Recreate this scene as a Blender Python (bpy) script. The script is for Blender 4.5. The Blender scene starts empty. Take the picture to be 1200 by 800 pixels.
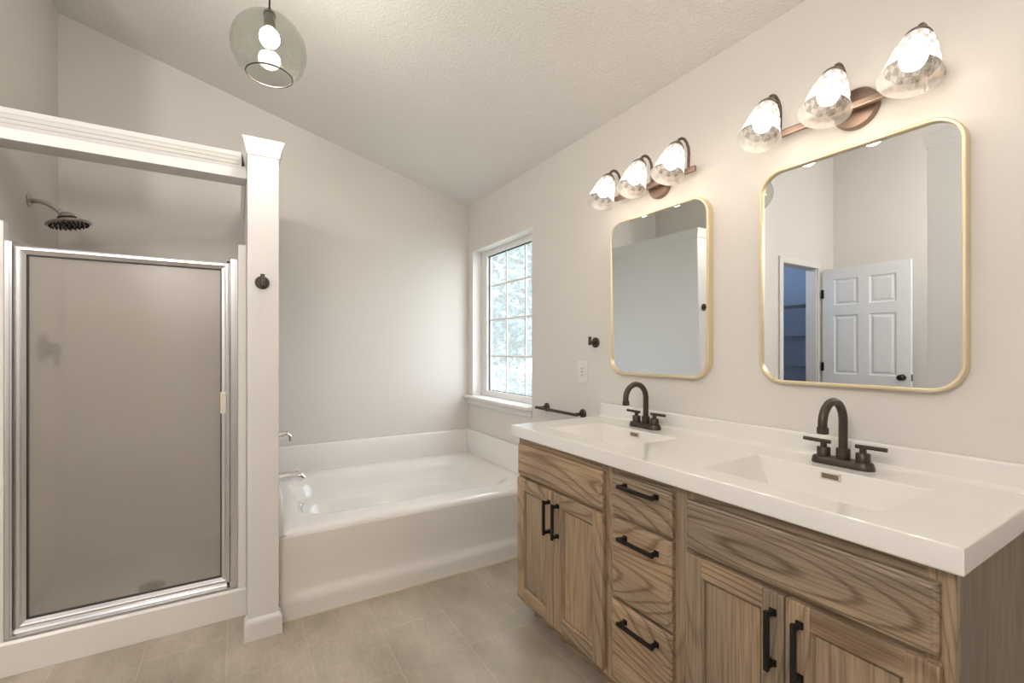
import bpy, bmesh, math, random
from mathutils import Vector, Matrix
random.seed(7)
C = bpy.context.scene.collection
S = bpy.context.scene
PI = math.pi
# ------------------------------------------------------------------ camera, world, lamps, exposure
CAM_Z = 1.21
YAW = math.radians(31.1)
cam = bpy.data.objects.new('camera', bpy.data.cameras.new('camera'))
C.objects.link(cam)
cam.location = (0, 0, CAM_Z)
cam.rotation_euler = (PI / 2, 0, -YAW)
cam.data.sensor_width = 36
cam.data.lens = 16
cam.data.shift_y = 9 / 1200
cam.data.clip_start = 0.02
S.camera = cam
S.view_settings.view_transform = 'Standard'
S.view_settings.look = 'None'
S.view_settings.gamma = 1
S.view_settings.use_curve_mapping = False
S.view_settings.exposure = 0.58
W = bpy.data.worlds.new('world')
S.world = W
W.use_nodes = True
bg = W.node_tree.nodes['Background']
bg.inputs[0].default_value = (0.90, 0.925, 1.0, 1)
bg.inputs[1].default_value = 4.6


def lamp(name, kind, loc, energy, color, rot=(0, 0, 0), **kw):
    d = bpy.data.lights.new(name, kind)
    d.energy = energy
    d.color = color
    for k, v in kw.items():
        setattr(d, k, v)
    o = bpy.data.objects.new(name, d)
    C.objects.link(o)
    o.location = loc
    o.rotation_euler = rot
    return o


WARM = (1.0, 0.86, 0.70)
VANITY_W = 0.42
PENDANT_W = 6.5
# unseen fill lamps added left of the camera; daylight through the window
lamp('fill_lamp', 'POINT', (-0.5, 0.1, 2.0), 24, (1.0, 0.95, 0.92), shadow_soft_size=0.16)
lamp('fill_lamp', 'POINT', (-1.45, 0.4, 2.3), 42, (1.0, 0.96, 0.94), shadow_soft_size=0.16)
lamp('closet_fill_lamp', 'POINT', (-1.6, 2.95, 2.25), 5, (0.75, 0.86, 1.0), shadow_soft_size=0.08)  # added cool fill inside the closet, not a visible fixture
pt = lamp('window_portal', 'AREA', (1.74, 2.855, 1.41), 1, (1, 1, 1), rot=(0, PI / 2, 0), shape='RECTANGLE', size=1.1, size_y=0.8)
pt.data.cycles.is_portal = True


# ------------------------------------------------------------------ materials
def new_mat(name):
    m = bpy.data.materials.new(name)
    m.use_nodes = True
    nt = m.node_tree
    return m, nt, nt.nodes, nt.links, nt.nodes['Principled BSDF']


def pbr(name, col, rough=0.5, metal=0.0, bump=None, spec=0.5, coat=0.0):
    m, nt, N, L, B = new_mat(name)
    B.inputs['Base Color'].default_value = (*col, 1)
    B.inputs['Roughness'].default_value = rough
    B.inputs['Metallic'].default_value = metal
    B.inputs['Specular IOR Level'].default_value = spec
    B.inputs['Coat Weight'].default_value = coat
    if bump:
        sc, st, dist = bump
        tc = N.new('ShaderNodeTexCoord')
        n = N.new('ShaderNodeTexNoise')
        n.inputs['Scale'].default_value = sc
        n.inputs['Detail'].default_value = 3
        b = N.new('ShaderNodeBump')
        b.inputs['Strength'].default_value = st
        b.inputs['Distance'].default_value = dist
        L.new(tc.outputs['Object'], n.inputs['Vector'])
        L.new(n.outputs['Fac'], b.inputs['Height'])
        L.new(b.outputs['Normal'], B.inputs['Normal'])
    return m


def srgb(r, g, b):
    f = lambda c: (c / 255 / 12.92) if c / 255 <= 0.04045 else ((c / 255 + 0.055) / 1.055) ** 2.4
    return (f(r), f(g), f(b))


M = {}
M['wall'] = pbr('wall_paint', (0.735, 0.703, 0.66), 0.75, bump=(90, 0.12, 0.004))
M['ceiling'] = pbr('ceiling_texture', (0.80, 0.775, 0.745), 0.9, bump=(95, 0.7, 0.008))
M['trim'] = pbr('trim_paint', (0.765, 0.745, 0.72), 0.35, bump=(40, 0.03, 0.002))
M['door'] = pbr('door_paint', (0.76, 0.77, 0.78), 0.4, bump=(60, 0.05, 0.002))
M['closet'] = pbr('closet_cool_light_tint', (0.36, 0.43, 0.55), 0.8, bump=(90, 0.1, 0.003))  # blue-grey stands in for the cool light in the closet
M['acrylic'] = pbr('tub_acrylic', (0.83, 0.805, 0.765), 0.16, bump=(3, 0.02, 0.01), coat=0.3)
M['caulk'] = pbr('caulk', (0.72, 0.62, 0.47), 0.7, bump=(60, 0.1, 0.002))
M['fiberglass'] = pbr('fiberglass', (0.77, 0.74, 0.69), 0.3, bump=(30, 0.04, 0.003))
M['counter'] = pbr('cultured_marble', (0.83, 0.805, 0.765), 0.13, bump=(2, 0.01, 0.005), coat=0.3)
M['chrome'] = pbr('chrome', (0.78, 0.78, 0.79), 0.08, 1.0, bump=(20, 0.01, 0.001))
M['alu'] = pbr('brushed_aluminium', (0.74, 0.74, 0.76), 0.24, 1.0, bump=(120, 0.05, 0.001))
M['nickel'] = pbr('satin_nickel', (0.50, 0.47, 0.43), 0.28, 1.0, bump=(120, 0.04, 0.001))
M['bronze'] = pbr('oil_rubbed_bronze', (0.085, 0.068, 0.055), 0.38, 0.75, bump=(80, 0.05, 0.001))
M['lightmetal'] = pbr('fixture_bronze', (0.30, 0.215, 0.17), 0.33, 0.9, bump=(80, 0.04, 0.001))
M['armmetal'] = pbr('dark_fixture_bronze', (0.16, 0.12, 0.10), 0.35, 0.85, bump=(80, 0.04, 0.001))
M['black'] = pbr('matte_black', (0.012, 0.011, 0.010), 0.42, 0.3, bump=(90, 0.06, 0.001))
M['rubber'] = pbr('black_rubber', (0.02, 0.02, 0.022), 0.6, bump=(50, 0.1, 0.001))
M['brass'] = pbr('pale_brass', (0.80, 0.68, 0.46), 0.42, 0.6, bump=(150, 0.03, 0.001))
M['plastic'] = pbr('white_plastic', (0.80, 0.78, 0.745), 0.35, bump=(40, 0.02, 0.001))
M['ivory'] = pbr('ivory_plastic', (0.66, 0.60, 0.52), 0.4, bump=(40, 0.02, 0.001))
M['slot'] = pbr('dark_slot', (0.05, 0.045, 0.04), 0.6, bump=(40, 0.02, 0.001))
M['slotgold'] = pbr('dim_gold_slot', (0.22, 0.19, 0.13), 0.45, 0.5, bump=(40, 0.02, 0.001))
M['palegold'] = pbr('pale_gold_trim', (0.74, 0.67, 0.56), 0.4, 0.2, bump=(40, 0.02, 0.001))
M['vinyl'] = pbr('window_vinyl', (0.82, 0.80, 0.785), 0.35, bump=(40, 0.02, 0.001))
M['bark'] = pbr('bark', (0.16, 0.12, 0.09), 0.9, bump=(20, 0.8, 0.03))
M['grass'] = pbr('lawn', (0.20, 0.24, 0.15), 0.9, bump=(30, 0.8, 0.03))
M['wire'] = pbr('wire_shelf', (0.16, 0.19, 0.26), 0.5, bump=(60, 0.03, 0.001))


def mirror_mat():
    m, nt, N, L, B = new_mat('mirror_glass')
    B.inputs['Base Color'].default_value = (0.80, 0.83, 0.84, 1)
    B.inputs['Metallic'].default_value = 1
    B.inputs['Roughness'].default_value = 0.0
    return m


M['mirror'] = mirror_mat()


def leaf_mat(name, c1, c2):
    m, nt, N, L, B = new_mat(name)
    oi = N.new('ShaderNodeTexCoord')
    n = N.new('ShaderNodeTexNoise')
    n.inputs['Scale'].default_value = 6
    r = N.new('ShaderNodeValToRGB')
    r.color_ramp.elements[0].position = 0.3
    r.color_ramp.elements[0].color = (*c1, 1)
    r.color_ramp.elements[1].position = 0.7
    r.color_ramp.elements[1].color = (*c2, 1)
    L.new(oi.outputs['Object'], n.inputs['Vector'])
    L.new(n.outputs['Fac'], r.inputs['Fac'])
    L.new(r.outputs['Color'], B.inputs['Base Color'])
    B.inputs['Roughness'].default_value = 0.45
    return m


M['leaf'] = leaf_mat('leaf_green', (0.09, 0.15, 0.14), (0.19, 0.26, 0.25))
M['leaf2'] = leaf_mat('leaf_pale', (0.12, 0.175, 0.165), (0.24, 0.30, 0.29))


def wood(name, axis, fig=0.8, tone=((153, 137, 118), (192, 164, 131))):
    """weathered brown oak; grain runs along the given axis (1 = Y, 2 = Z); faces look along X"""
    m, nt, N, L, B = new_mat(name)
    tc = N.new('ShaderNodeTexCoord')
    oi = N.new('ShaderNodeObjectInfo')
    mul = N.new('ShaderNodeVectorMath')
    mul.operation = 'MULTIPLY_ADD'
    L.new(oi.outputs['Random'], mul.inputs[0])
    mul.inputs[1].default_value = (3.7, 5.3, 7.1)
    L.new(tc.outputs['Object'], mul.inputs[2])
    mp = N.new('ShaderNodeMapping')
    sc = [1.0, 1.0, 1.0]
    sc[axis] = 0.20
    mp.inputs['Scale'].default_value = sc
    L.new(mul.outputs[0], mp.inputs['Vector'])
    # cathedral figure
    nz = N.new('ShaderNodeTexNoise')
    nz.inputs['Scale'].default_value = 3.6
    nz.inputs['Detail'].default_value = 0.6
    nz.inputs['Roughness'].default_value = 0.4
    L.new(mp.outputs[0], nz.inputs['Vector'])
    mm = N.new('ShaderNodeMath')
    mm.operation = 'MULTIPLY'
    mm.inputs[1].default_value = 32.0
    L.new(nz.outputs['Fac'], mm.inputs[0])
    fr = N.new('ShaderNodeMath')
    fr.operation = 'FRACT'
    L.new(mm.outputs[0], fr.inputs[0])
    r1 = N.new('ShaderNodeValToRGB')
    e = r1.color_ramp.elements
    e[0].position = 0.0
    e[0].color = (0.42, 0.36, 0.31, 1)
    e[1].position = 1.0
    e[1].color = (0.42, 0.36, 0.31, 1)
    for q, c in ((0.09, 0.52), (0.22, 0.92), (0.5, 1.0), (0.86, 0.97), (0.95, 0.62)):
        a = e.new(q)
        a.color = (c, c ** 1.15, c ** 1.3, 1)
    L.new(fr.outputs[0], r1.inputs['Fac'])
    # fine pores
    mp2 = N.new('ShaderNodeMapping')
    sc2 = [1.0, 1.0, 1.0]
    sc2[axis] = 0.03
    mp2.inputs['Scale'].default_value = sc2
    L.new(mul.outputs[0], mp2.inputs['Vector'])
    fz = N.new('ShaderNodeTexNoise')
    fz.inputs['Scale'].default_value = 190
    fz.inputs['Detail'].default_value = 3
    L.new(mp2.outputs[0], fz.inputs['Vector'])
    r2 = N.new('ShaderNodeValToRGB')
    r2.color_ramp.elements[0].position = 0.34
    r2.color_ramp.elements[0].color = (0.60, 0.58, 0.56, 1)
    r2.color_ramp.elements[1].position = 0.58
    r2.color_ramp.elements[1].color = (1, 1, 1, 1)
    L.new(fz.outputs['Fac'], r2.inputs['Fac'])
    # tone drift from grey to tan
    tz = N.new('ShaderNodeTexNoise')
    tz.inputs['Scale'].default_value = 4.2
    tz.inputs['Detail'].default_value = 2
    L.new(mp.outputs[0], tz.inputs['Vector'])
    r3 = N.new('ShaderNodeValToRGB')
    r3.color_ramp.elements[0].position = 0.33
    r3.color_ramp.elements[0].color = (*srgb(*tone[0]), 1)
    r3.color_ramp.elements[1].position = 0.66
    r3.color_ramp.elements[1].color = (*srgb(*tone[1]), 1)
    L.new(tz.outputs['Fac'], r3.inputs['Fac'])
    x1 = N.new('ShaderNodeMix')
    x1.data_type = 'RGBA'
    x1.blend_type = 'MULTIPLY'
    x1.inputs['Factor'].default_value = fig
    L.new(r3.outputs['Color'], x1.inputs['A'])
    L.new(r1.outputs['Color'], x1.inputs['B'])
    x2 = N.new('ShaderNodeMix')
    x2.data_type = 'RGBA'
    x2.blend_type = 'MULTIPLY'
    x2.inputs['Factor'].default_value = 0.9
    L.new(x1.outputs['Result'], x2.inputs['A'])
    L.new(r2.outputs['Color'], x2.inputs['B'])
    L.new(x2.outputs['Result'], B.inputs['Base Color'])
    B.inputs['Roughness'].default_value = 0.45
    b = N.new('ShaderNodeBump')
    b.inputs['Strength'].default_value = 0.15
    b.inputs['Distance'].default_value = 0.002
    L.new(fz.outputs['Fac'], b.inputs['Height'])
    L.new(b.outputs['Normal'], B.inputs['Normal'])
    return m


M['wood_y'] = wood('oak_grain_across', 1)
M['wood_z'] = wood('oak_grain_up', 2, 0.55)
M['wood_panel'] = wood('oak_straight_grain', 2, 0.22)
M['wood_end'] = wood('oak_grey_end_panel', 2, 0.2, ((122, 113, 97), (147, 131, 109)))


def floor_mat():
    m, nt, N, L, B = new_mat('floor_tile')
    tc = N.new('ShaderNodeTexCoord')
    sp = N.new('ShaderNodeSeparateXYZ')
    L.new(tc.outputs['Object'], sp.inputs[0])
    cb = N.new('ShaderNodeCombineXYZ')
    ax = N.new('ShaderNodeMath'); ax.operation = 'ADD'; ax.inputs[1].default_value = 5 * 0.5660 + 0.0
    ay = N.new('ShaderNodeMath'); ay.operation = 'ADD'; ay.inputs[1].default_value = 10 * 0.2825 + 0.0365
    L.new(sp.outputs['Y'], ax.inputs[0])
    L.new(sp.outputs['X'], ay.inputs[0])
    L.new(ax.outputs[0], cb.inputs['X'])
    L.new(ay.outputs[0], cb.inputs['Y'])
    sh = N.new('ShaderNodeVectorMath'); sh.operation = 'ADD'
    sh.inputs[1].default_value = (-1.684 + 2 * 0.566, 0, 0)
    L.new(cb.outputs[0], sh.inputs[0])
    br = N.new('ShaderNodeTexBrick')
    br.offset = 0.5
    br.inputs['Scale'].default_value = 1
    br.inputs['Mortar Size'].default_value = 0.0022
    br.inputs['Mortar Smooth'].default_value = 0.1
    br.inputs['Bias'].default_value = 0
    br.inputs['Brick Width'].default_value = 0.566
    br.inputs['Row Height'].default_value = 0.2825
    br.inputs['Color1'].default_value = (0.92, 0.92, 0.92, 1)
    br.inputs['Color2'].default_value = (1.0, 1.0, 1.0, 1)
    br.inputs['Mortar'].default_value = (1.14, 1.13, 1.11, 1)
    L.new(sh.outputs[0], br.inputs['Vector'])
    n1 = N.new('ShaderNodeTexNoise'); n1.inputs['Scale'].default_value = 5; n1.inputs['Detail'].default_value = 4
    mp = N.new('ShaderNodeMapping'); mp.inputs['Scale'].default_value = (1, 0.45, 1)
    L.new(tc.outputs['Object'], mp.inputs['Vector'])
    L.new(mp.outputs[0], n1.inputs['Vector'])
    r = N.new('ShaderNodeValToRGB')
    r.color_ramp.elements[0].position = 0.3
    r.color_ramp.elements[0].color = (*srgb(166, 155, 139), 1)
    r.color_ramp.elements[1].position = 0.7
    r.color_ramp.elements[1].color = (*srgb(204, 194, 178), 1)
    L.new(n1.outputs['Fac'], r.inputs['Fac'])
    n2 = N.new('ShaderNodeTexNoise'); n2.inputs['Scale'].default_value = 90; n2.inputs['Detail'].default_value = 3
    mp2 = N.new('ShaderNodeMapping'); mp2.inputs['Scale'].default_value = (1, 0.35, 1)
    L.new(tc.outputs['Object'], mp2.inputs['Vector'])
    L.new(mp2.outputs[0], n2.inputs['Vector'])
    r2 = N.new('ShaderNodeValToRGB')
    r2.color_ramp.elements[0].position = 0.35
    r2.color_ramp.elements[0].color = (0.9, 0.9, 0.9, 1)
    r2.color_ramp.elements[1].position = 0.65
    r2.color_ramp.elements[1].color = (1, 1, 1, 1)
    L.new(n2.outputs['Fac'], r2.inputs['Fac'])
    x = N.new('ShaderNodeMix'); x.data_type = 'RGBA'; x.blend_type = 'MULTIPLY'; x.inputs['Factor'].default_value = 1
    L.new(r.outputs['Color'], x.inputs['A']); L.new(br.outputs['Color'], x.inputs['B'])
    y = N.new('ShaderNodeMix'); y.data_type = 'RGBA'; y.blend_type = 'MULTIPLY'; y.inputs['Factor'].default_value = 1
    L.new(x.outputs['Result'], y.inputs['A']); L.new(r2.outputs['Color'], y.inputs['B'])
    L.new(y.outputs['Result'], B.inputs['Base Color'])
    B.inputs['Roughness'].default_value = 0.38
    b = N.new('ShaderNodeBump'); b.inputs['Strength'].default_value = 0.25; b.inputs['Distance'].default_value = 0.002
    b.invert = True
    L.new(br.outputs['Fac'], b.inputs['Height'])
    L.new(b.outputs['Normal'], B.inputs['Normal'])
    return m


M['floor'] = floor_mat()


def frosted():
    m, nt, N, L, B = new_mat('frosted_glass')
    out = N['Material Output']
    B.inputs['Base Color'].default_value = (0.97, 0.96, 0.94, 1)
    B.inputs['Transmission Weight'].default_value = 1
    B.inputs['Roughness'].default_value = 0.2
    B.inputs['IOR'].default_value = 1.25
    df = N.new('ShaderNodeBsdfDiffuse')
    df.inputs[0].default_value = (0.62, 0.57, 0.51, 1)
    mx = N.new('ShaderNodeMixShader')
    mx.inputs[0].default_value = 0.26
    L.new(B.outputs[0], mx.inputs[1])
    L.new(df.outputs[0], mx.inputs[2])
    L.new(mx.outputs[0], out.inputs['Surface'])
    return m


M['frosted'] = frosted()


def edge_reflect(N, L, k):
    """reflectance of a thin sheet, alike from both of its sides"""
    lw = N.new('ShaderNodeLayerWeight'); lw.inputs['Blend'].default_value = 0.5
    pw = N.new('ShaderNodeMath'); pw.operation = 'POWER'; pw.inputs[1].default_value = 4.0
    L.new(lw.outputs['Facing'], pw.inputs[0])
    ma = N.new('ShaderNodeMath'); ma.operation = 'MULTIPLY_ADD'
    ma.inputs[1].default_value = 0.75 * k; ma.inputs[2].default_value = 0.045 * k
    L.new(pw.outputs[0], ma.inputs[0])
    return ma.outputs[0]


def thin_glass(name, tint, gloss=0.08, seeds=None, refl=1.0, haze=0.0):
    """thin clear sheet: straight transmission with a fresnel reflection"""
    m, nt, N, L, B = new_mat(name)
    N.remove(B)
    out = N['Material Output']
    tr = N.new('ShaderNodeBsdfTransparent'); tr.inputs[0].default_value = (*tint, 1)
    gl = N.new('ShaderNodeBsdfGlossy'); gl.inputs['Roughness'].default_value = gloss * 0.2
    mx = N.new('ShaderNodeMixShader')
    L.new(edge_reflect(N, L, refl), mx.inputs[0])
    L.new(tr.outputs[0], mx.inputs[1]); L.new(gl.outputs[0], mx.inputs[2])
    last = mx
    if haze:
        hz = N.new('ShaderNodeBsdfTranslucent'); hz.inputs[0].default_value = (0.85, 0.9, 0.92, 1)
        mh = N.new('ShaderNodeMixShader'); mh.inputs[0].default_value = haze
        L.new(last.outputs[0], mh.inputs[1]); L.new(hz.outputs[0], mh.inputs[2])
        last = mh
    if seeds:
        tc = N.new('ShaderNodeTexCoord')
        v = N.new('ShaderNodeTexVoronoi'); v.inputs['Scale'].default_value = seeds
        L.new(tc.outputs['Object'], v.inputs['Vector'])
        r = N.new('ShaderNodeValToRGB')
        r.color_ramp.elements[0].position = 0.10; r.color_ramp.elements[0].color = (0.42, 0.42, 0.42, 1)
        r.color_ramp.elements[1].position = 0.26; r.color_ramp.elements[1].color = (0.015, 0.015, 0.015, 1)
        L.new(v.outputs['Distance'], r.inputs['Fac'])
        df = N.new('ShaderNodeBsdfTranslucent'); df.inputs[0].default_value = (0.20, 0.205, 0.18, 1)
        mx2 = N.new('ShaderNodeMixShader')
        L.new(r.outputs['Color'], mx2.inputs[0])
        L.new(mx.outputs[0], mx2.inputs[1]); L.new(df.outputs[0], mx2.inputs[2])
        last = mx2
    L.new(last.outputs[0], out.inputs['Surface'])
    return m


M['pane'] = thin_glass('window_pane', (0.96, 0.98, 0.98), refl=0.5, haze=0.10)
M['smoke'] = thin_glass('seeded_smoke_glass', (0.735, 0.755, 0.715), seeds=200)


def shade_mat(name, mix, col):
    m, nt, N, L, B = new_mat(name)
    N.remove(B)
    out = N['Material Output']
    tr = N.new('ShaderNodeBsdfTransparent'); tr.inputs[0].default_value = (0.97, 0.96, 0.94, 1)
    tl = N.new('ShaderNodeBsdfTranslucent'); tl.inputs[0].default_value = (*col, 1)
    gl = N.new('ShaderNodeBsdfGlossy'); gl.inputs['Roughness'].default_value = 0.08
    m1 = N.new('ShaderNodeMixShader'); m1.inputs[0].default_value = mix
    L.new(tr.outputs[0], m1.inputs[1]); L.new(tl.outputs[0], m1.inputs[2])
    m2 = N.new('ShaderNodeMixShader')
    L.new(edge_reflect(N, L, 0.5), m2.inputs[0])
    L.new(m1.outputs[0], m2.inputs[1]); L.new(gl.outputs[0], m2.inputs[2])
    L.new(m2.outputs[0], out.inputs['Surface'])
    return m


M['shade'] = shade_mat('clear_shade_glass', 0.5, (0.92, 0.91, 0.89))
M['shade_dense'] = shade_mat('cut_shade_glass', 0.66, (0.34, 0.33, 0.31))
M['shade_light'] = shade_mat('facet_shade_glass', 0.66, (0.66, 0.65, 0.63))


def emit(name, col, st):
    m, nt, N, L, B = new_mat(name)
    B.inputs['Base Color'].default_value = (0.9, 0.9, 0.9, 1)
    B.inputs['Emission Color'].default_value = (*col, 1)
    B.inputs['Emission Strength'].default_value = st
    return m


M['bulb'] = emit('lit_bulb', (1.0, 0.93, 0.84), 4.0)
M['pendant_bulb'] = emit('lit_pendant_bulb', (1.0, 0.95, 0.88), 30.0)


# ------------------------------------------------------------------ geometry helpers
def box(bm, x0, x1, y0, y1, z0, z1, bev=0.0, mi=0, seg=2):
    r = bmesh.ops.create_cube(bm, size=1)
    vs = r['verts']
    for v in vs:
        v.co = Vector(((x0 + x1) / 2 + v.co.x * (x1 - x0), (y0 + y1) / 2 + v.co.y * (y1 - y0), (z0 + z1) / 2 + v.co.z * (z1 - z0)))
    fs = set(f for v in vs for f in v.link_faces)
    for f in fs:
        f.material_index = mi
    if bev > 0:
        es = list(set(e for v in vs for e in v.link_edges))
        r = bmesh.ops.bevel(bm, geom=es, offset=bev, segments=seg, affect='EDGES', profile=0.6)
        for f in r['faces']:
            f.material_index = mi
    return bm


def bx(*a, **k):
    return box(bmesh.new(), *a, **k)


def loft(bm, loops, cap0=True, cap1=True, mi=0, smooth=False, closed=True):
    rows = [[bm.verts.new(p) for p in lp] for lp in loops]
    n = len(rows[0])
    for a, b in zip(rows, rows[1:]):
        for i in range(n if closed else n - 1):
            j = (i + 1) % n
            try:
                f = bm.faces.new((a[i], a[j], b[j], b[i]))
                f.material_index = mi
                f.smooth = smooth
            except ValueError:
                pass
    for flag, row, rev in ((cap0, rows[0], True), (cap1, rows[-1], False)):
        if flag:
            f = bm.faces.new(row[::-1] if rev else row)
            f.material_index = mi
    return rows


def frame_axes(d):
    d = Vector(d).normalized()
    u = d.cross(Vector((0, 0, 1)))
    if u.length < 1e-4:
        u = Vector((1, 0, 0))
    u.normalize()
    return d, u, d.cross(u).normalized()


def tube(bm, pts, r, n=14, mi=0, cap=True):
    pts = [Vector(p) for p in pts]
    rr = r if isinstance(r, (list, tuple)) else [r] * len(pts)
    loops = []
    u = None
    for i, p in enumerate(pts):
        t = (pts[min(i + 1, len(pts) - 1)] - pts[max(i - 1, 0)]).normalized()
        if u is None:
            _, u, w = frame_axes(t)
        else:
            u = (u - t * u.dot(t)).normalized()
        w = t.cross(u).normalized()
        loops.append([p + (u * math.cos(a) + w * math.sin(a)) * rr[i] for a in (2 * PI * k / n for k in range(n))])
    loft(bm, loops, cap, cap, mi, True)
    return bm


def lathe(bm, prof, org=(0, 0, 0), axis=(0, 0, 1), n=32, mi=0, cap0=True, cap1=True, smooth=True):
    """prof: list of (radius, distance along axis)"""
    o = Vector(org)
    d, u, w = frame_axes(axis)
    loops = [[o + d * h + (u * math.cos(a) + w * math.sin(a)) * max(r, 1e-5) for a in (2 * PI * k / n for k in range(n))] for r, h in prof]
    loft(bm, loops, cap0, cap1, mi, smooth)
    return bm


def rrect(cy, cz, hy, hz, r, n=10):
    """rounded rectangle outline, list of (a, b)"""
    out = []
    for sx, sy, a0 in ((1, 1, 0), (-1, 1, PI / 2), (-1, -1, PI), (1, -1, 3 * PI / 2)):
        for k in range(n + 1):
            a = a0 + PI / 2 * k / n
            out.append((cy + sx * (hy - r) + r * math.cos(a), cz + sy * (hz - r) + r * math.sin(a)))
    return out


def extrude_profile(bm, prof, axis, a0, a1, mi=0):
    """prof polygon in the two other axes; axis 0: prof=(y,z); axis 1: prof=(x,z); axis 2: (x,y)"""
    def P(t, p):
        return (t, p[0], p[1]) if axis == 0 else (p[0], t, p[1]) if axis == 1 else (p[0], p[1], t)
    loft(bm, [[P(a0, p) for p in prof], [P(a1, p) for p in prof]], mi=mi)
    bmesh.ops.recalc_face_normals(bm, faces=bm.faces)
    return bm


def obj(name, bm, mat, parent=None, smooth=None, mods=()):
    bmesh.ops.recalc_face_normals(bm, faces=bm.faces)
    me = bpy.data.meshes.new(name)
    off = Vector((0, 0, 0))
    q = parent
    while q is not None:
        off += q.location
        q = q.parent
    for v in bm.verts:
        v.co -= off
    bm.to_mesh(me)
    bm.free()
    for m in (mat if isinstance(mat, (list, tuple)) else [mat]):
        me.materials.append(m)
    if smooth is not None:
        for p in me.polygons:
            p.use_smooth = True
        try:
            me.set_sharp_from_angle(angle=math.radians(smooth))
        except Exception:
            pass
    o = bpy.data.objects.new(name, me)
    C.objects.link(o)
    if parent is not None:
        o.parent = parent
    return o


def tag(o, label, cat, group=None, kind=None):
    o['label'] = label
    o['category'] = cat
    if group:
        o['group'] = group
    if kind:
        o['kind'] = kind
    return o


def thing(name, label, cat, loc=(0, 0, 0), group=None, kind=None):
    o = bpy.data.objects.new(name, None)
    o.empty_display_size = 0.05
    C.objects.link(o)
    o.location = loc
    return tag(o, label, cat, group, kind)


def struct(name, bm, mat, label, cat, smooth=None):
    return tag(obj(name, bm, mat, smooth=smooth), label, cat, kind='structure')


def dup(root, loc, label):
    r = root.copy()
    C.objects.link(r)
    r.location = loc
    r['label'] = label
    def rec(src, dst):
        for ch in list(src.children):
            c = ch.copy()
            C.objects.link(c)
            c.parent = dst
            rec(ch, c)
    rec(root, r)
    return r


# ------------------------------------------------------------------ room shell
XW = 1.615      # vanity wall
YB = 3.365      # wall behind the tub
XL = -2.35      # far left wall
YF = -1.35      # wall behind the camera
SL = 0.2685
def zc(x):
    return 2.367 + SL * (XW - x)

struct('floor', bx(XL - 0.1, XW + 0.14, YF - 0.1, YB + 0.1, -0.1, 0), M['floor'], 'beige stone-look floor tiles laid in staggered rows', 'floor')
bm = bmesh.new()
pr = [(XW + 0.14, zc(XW + 0.14)), (XL - 0.1, zc(XL - 0.1)), (XL - 0.1, zc(XL - 0.1) + 0.1), (XW + 0.14, zc(XW + 0.14) + 0.1)]
extrude_profile(bm, pr, 1, YF - 0.1, YB + 0.1)
struct('ceiling', bm, M['ceiling'], 'textured white ceiling sloping up from the vanity wall', 'ceiling')


def sloped_wall(bm, x0, x1, y0, y1, z0=0.0):
    loft(bm, [[(x0, y0, z0), (x1, y0, z0), (x1, y0, zc(x1)), (x0, y0, zc(x0))],
              [(x0, y1, z0), (x1, y1, z0), (x1, y1, zc(x1)), (x0, y1, zc(x0))]])
    return bm

struct('wall_back', sloped_wall(bmesh.new(), XL - 0.1, XW + 0.14, YB, YB + 0.1), M['wall'], 'off-white wall behind the bathtub, its top following the sloped ceiling', 'wall')
struct('wall_front', sloped_wall(bmesh.new(), XL - 0.1, XW + 0.14, YF - 0.1, YF), M['wall'], 'plain off-white wall facing the bathtub wall', 'wall')
struct('wall_left', sloped_wall(bmesh.new(), XL - 0.1, XL, YF, YB), M['wall'], 'plain wall behind the open panel door, seen in the right mirror', 'wall')
WY0, WY1, WZ0, WZ1 = 2.424, 3.286, 0.822, 1.992
zt = zc(XW + 0.001)
bm = bmesh.new()
box(bm, XW, XW + 0.14, YF, WY0, 0, zt)
box(bm, XW, XW + 0.14, WY1, YB, 0, zt)
box(bm, XW, XW + 0.14, WY0, WY1, 0, WZ0)
box(bm, XW, XW + 0.14, WY0, WY1, WZ1, zt)
struct('wall_right', bm, M['wall'], 'off-white wall carrying the mirrors, lights and window', 'wall')

# partition between shower and tub, with a crown cap
PX0, PX1, PY0, PZ = 0.036, 0.152, 2.185, 2.034
def crown_loops(x0, x1, y0, y1, prof, sides):
    lx, rx, ny, fy = sides
    return [[(x0 - o * lx, y0 - o * ny, z), (x1 + o * rx, y0 - o * ny, z), (x1 + o * rx, y1 + o * fy, z), (x0 - o * lx, y1 + o * fy, z)] for o, z in prof]
CROWN = [(0.003, -0.012), (0.006, 0.0), (0.006, 0.004), (0.010, 0.016), (0.010, 0.019), (0.014, 0.031), (0.014, 0.034), (0.019, 0.046), (0.020, 0.055)]
struct('wall_partition', bx(PX0, PX1, PY0, YB, 0, PZ, bev=0.003), M['trim'], 'white partition wall with a post-like end between shower and bathtub', 'wall')
bm = bmesh.new()
loft(bm, crown_loops(PX0, PX1, PY0, YB, [(o, PZ + z) for o, z in CROWN], (1, 1, 1, 0)))
struct('trim_1', bm, M['trim'], 'white stepped crown moulding capping the partition end', 'moulding')
bm = bmesh.new()
bprof = [(0.013, 0.0), (0.013, 0.066), (0.010, 0.076), (0.004, 0.084), (0.0015, 0.088)]
loft(bm, crown_loops(PX0, PX1, PY0, PY0 + 0.045, bprof, (1, 1, 1, 0)))
struct('baseboard_partition', bm, M['trim'], 'white baseboard wrapped around the foot of the partition end', 'baseboard')
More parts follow.
